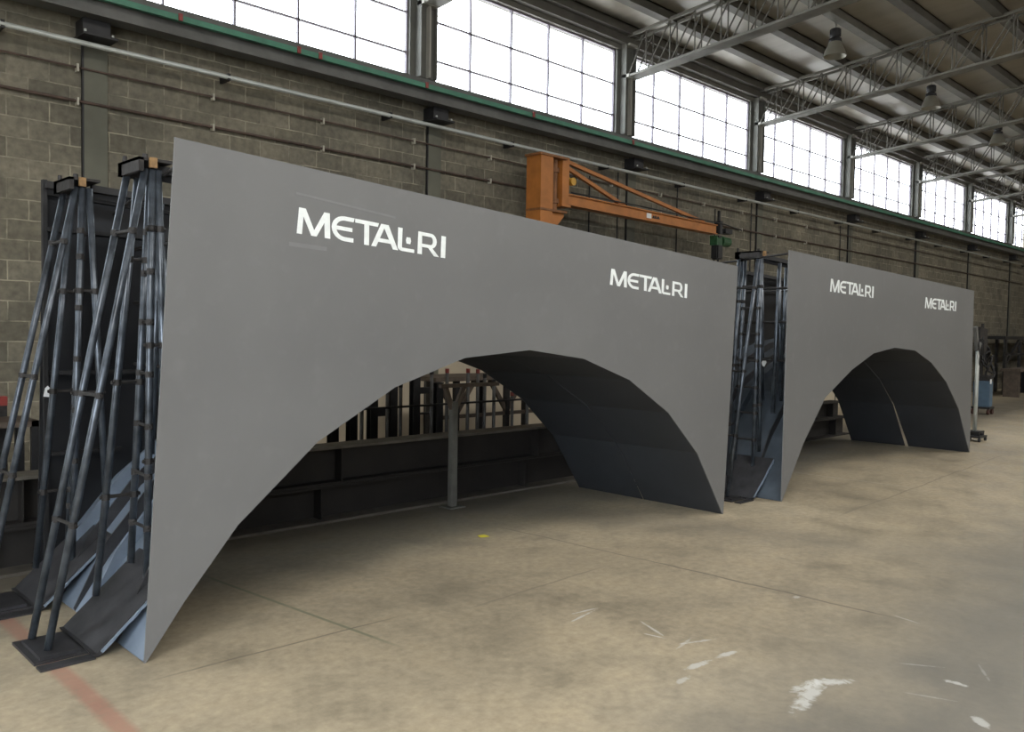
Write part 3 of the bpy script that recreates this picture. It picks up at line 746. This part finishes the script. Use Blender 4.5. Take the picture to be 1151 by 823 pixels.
# prop post in the middle of the left arch
pp = thing('prop_post', 'dark grey prop post with a forked head standing in the opening of the left arch', 'post', (4.97, 5.80, 0))
g = MB(); g.box(-.035, .035, -.03, .03, .01, .96, .006); g.build('shaft', 'olive', pp)
g = MB(); g.box(-.09, .09, -.08, .08, 0, .012); g.build('foot_plate', 'olive', pp)
g = MB(); g.bar((0, 0, .85), (-.10, 0, 1.10), .04, .035); g.bar((0, 0, .85), (.12, 0, 1.10), .04, .035); g.build('fork', 'wood', pp)
g = MB(); g.box(-.16, .55, -.02, .02, 1.09, 1.125); g.build('head_rail', 'wood', pp)

# things at the left picture edge
g = MB(); g.box(-.03, .03, -.03, .03, 0, .98)
t = tag(g.build('marker_post', 'bracket', None, (1.72, 7.25, 0)), 'steel post with red top at the left picture edge', 'post')
g = MB(); g.box(-.032, .032, -.032, .032, .98, 1.05); g.build('post_cap', 'red', t)
sr = thing('low_shelf', 'dark low steel shelf with brown planks at the left picture edge', 'shelf', (.55, 6.75, 0))
g = MB(); g.box(0, 1.3, 0, .45, .86, .90); g.box(0, 1.3, 0, .45, .45, .48); g.build('board', 'wood', sr)
for x in (.03, 1.27):
    g = MB(); g.box(x-.03, x+.03, .0, .04, 0, .9); g.box(x-.03, x+.03, .41, .45, 0, .9); g.build('leg', 'black', sr)

# yellow scrap on the floor
g = MB(); g.prism_xy([(0, 0), (.075, -.02), (.085, .05), (.02, .06)], .001, .004)
tag(g.build('tape_scrap', 'yellow', None, (4.40, 4.79, 0)), 'small bright yellow scrap lying on the floor under the left arch', 'scrap')

# ------------------------------------------------------------------ far right equipment
ws = thing('tool_column', 'pale slim column on a black wheeled base beyond the right arch block', 'stand', (14.58, 4.36, 0))
g = MB(); g.cyl((0, 0, .10), (0, 0, 1.45), .030, 12); g.build('column', 'galv', ws, smooth=True)
g = MB(); g.box(-.16, .18, -.13, .13, .06, .09); g.box(-.12, .14, -.10, .10, .13, .16); g.box(-.10, -.07, -.10, .10, .06, .16); g.box(.10, .13, -.1, .1, .06, .16); g.build('base', 'black', ws)
for x, y in ((-.14, -.11), (-.14, .11), (.16, -.11), (.16, .11)):
    g = MB(); g.cyl((x, y-.015, .03), (x, y+.015, .03), .03, 12); g.build('caster', 'rubber', ws)
g = MB(); g.bar((-.04, 0, 1.45), (-.16, 0, 1.80), .05, .07); g.bar((-.02, 0, 1.42), (.08, 0, 1.55), .05, .05); g.build('head', 'girder', ws)
g = MB(); g.tube([(0, -.03, 1.2), (-.05, -.05, 1.35), (-.10, -.04, 1.5), (-.05, -.02, 1.6)], .012, 6); g.build('hose', 'rubber', ws)

wm = thing('welding_machine', 'blue welding machine with black coiled cables beyond the right arch block', 'machine', (20.0, 5.85, 0))
g = MB(); g.box(-.13, .13, -.16, .16, .16, .72, .02); g.build('cabinet', 'blue', wm)
g = MB(); g.box(-.16, .16, -.19, .19, .12, .16); g.build('chassis', 'black', wm)
for x, y in ((-.12, -.15), (-.12, .15), (.14, -.15), (.14, .15)):
    g = MB(); g.cyl((x, y-.02, .06), (x, y+.02, .06), .06, 14); g.build('wheel', 'wheel', wm)
g = MB(); g.box(-.10, .0, -.165, -.160, .66, .76); tag(g.build('label_plate', 'white', wm), 'white plate')
g = MB(); g.box(-.12, .16, -.15, .15, .72, .84, .02); g.build('feeder', 'bracket', wm)
for i in range(9):
    cx_, cz, rr = -.10+.05*random.random()*6, 1.0+.08*i, .16+.05*random.random()
    pts = []
    for j in range(19):
        a = 2*math.pi*j/18
        pts.append((cx_+rr*math.cos(a)*.8, -.12+.05*math.sin(a*2+i)+i*.03, cz+rr*math.sin(a)*(1.1)))
    g = MB(); g.tube(pts, .020, 6); g.build('cable_coil', 'rubber', wm)
g = MB(); g.cyl((0, .05, .8), (0, .05, 1.95), .03, 8); g.bar((-.25, .05, 1.75), (.25, .05, 1.70), .06, .25); g.box(-.2, .05, -.05, .12, 1.30, 1.6); g.build('cable_mast', 'bracket', wm)

wb = thing('steel_workbench', 'long dark steel rack with diagonal braces against the wall at the far right', 'workbench', (27.5, 7.5, 0))
g = MB(); g.box(0, 5.6, 0, .7, 1.62, 1.72, .005); g.build('top_rail', 'black', wb)
g = MB(); g.box(0, 5.6, 0, .05, 1.15, 1.22); g.build('lower_rail', 'black', wb)
for x in (.15, 1.6, 4.0, 5.45):
    g = MB(); g.box(x-.07, x+.07, 0, .07, 0, 1.62); g.box(x-.07, x+.07, .63, .7, 0, 1.62); g.build('leg', 'black', wb)
for x0_, x1_ in ((1.7, 3.9), (2.4, 4.0), (1.5, .3)):
    g = MB(); g.bar((x0_, .03, 1.62), (x1_, .03, .95), .06, .07); g.build('brace', 'black', wb)
g = MB(); g.box(0, 1.1, -.30, .05, .0, .66, .01); tag(g.build('black_bin', 'black', None, (29.2, 7.45, 0)), 'black box standing on the floor below the far rack', 'box')
g = MB(); g.box(0, 2.6, -.25, .25, .72, .80); g.box(.1, .2, -.2, .2, 0, .72); g.box(2.4, 2.5, -.2, .2, 0, .72)
tag(g.build('work_table', 'wood', None, (26.6, 7.1, 0)), 'low brown work table in front of the far rack', 'table')
g = MB(); g.box(0, 2.4, 0, .5, .55, .95, .01); g.box(0, .1, 0, .5, 0, .55); g.box(2.3, 2.4, 0, .5, 0, .55)
tag(g.build('grey_cabinet', 'rackpost', None, (30.6, 6.85, 0)), 'grey steel cabinet in front of the far rack', 'cabinet')

# ------------------------------------------------------------------ light
LE = 165; FE = 70
w = bpy.data.worlds.new('World'); bpy.context.scene.world = w; w.use_nodes = True
bg = w.node_tree.nodes['Background']; bg.inputs[0].default_value = (.90, .96, 1.0, 1); bg.inputs[1].default_value = 6.0

# unseen area lights added under the closed roof to light the hall from above
def added_light(x, y, sx, sy, e):
    l = bpy.data.lights.new('added_light', 'AREA'); l.shape = 'RECTANGLE'; l.size = sx; l.size_y = sy; l.energy = e; l.color = (1, .96, .88)
    o = bpy.data.objects.new('added_light', l); C.objects.link(o); o.location = (x, y, rz(y)-.16); return o

for x in (-1, 5, 11, 17, 23, 29):
    added_light(x, .7, 3.4, 1.5, LE)
for x, fe in ((-2, 1.5), (4, 1), (10, .5), (16, .4), (22, .4), (28, .4)):
    o = added_light(x, 0, 5, 1.4, FE*fe); o.location = (x, -8.9, 5.9); o.rotation_euler = (math.radians(90), 0, 0); o.data.color = (.93, .97, 1)  # unseen cool area lights added in front of the solid front wall
# ------------------------------------------------------------------ camera
f_px = 950.0
R = ((.713, -.016, .701), (-.701, -.040, .713), (.017, -.999, -.040))
def norm(v): return Vector(v).normalized()
cx, cy = 575.5, 411.5
down = norm(((183-cx)/f_px, (24000-cy)/f_px, 1)); X_ = norm(((1543-cx)/f_px, (390-cy)/f_px, 1)); X_ = (X_-down*X_.dot(down)).normalized()
up = -down; Y_ = up.cross(X_).normalized()
Rm = Matrix((X_, Y_, up))           # rows: world axes in camera space (x right, y down, z forward)
right = Rm @ Vector((1, 0, 0)); upc = Rm @ Vector((0, -1, 0)); back = Rm @ Vector((0, 0, -1))
cam = bpy.data.cameras.new('camera'); co = bpy.data.objects.new('camera', cam); C.objects.link(co)
cam.sensor_width = 36; cam.lens = f_px/1151*36; cam.clip_start = .05; cam.clip_end = 300
mw = Matrix((right, upc, back)).transposed().to_4x4(); mw.translation = Vector((0, 0, 1.6)); co.matrix_world = mw
sc = bpy.context.scene; sc.camera = co
sc.view_settings.view_transform = 'Standard'; sc.view_settings.look = 'None'; sc.view_settings.gamma = 1
sc.view_settings.use_curve_mapping = False; sc.view_settings.exposure = 0.75
try: sc.cycles.use_denoising = True
except Exception: pass
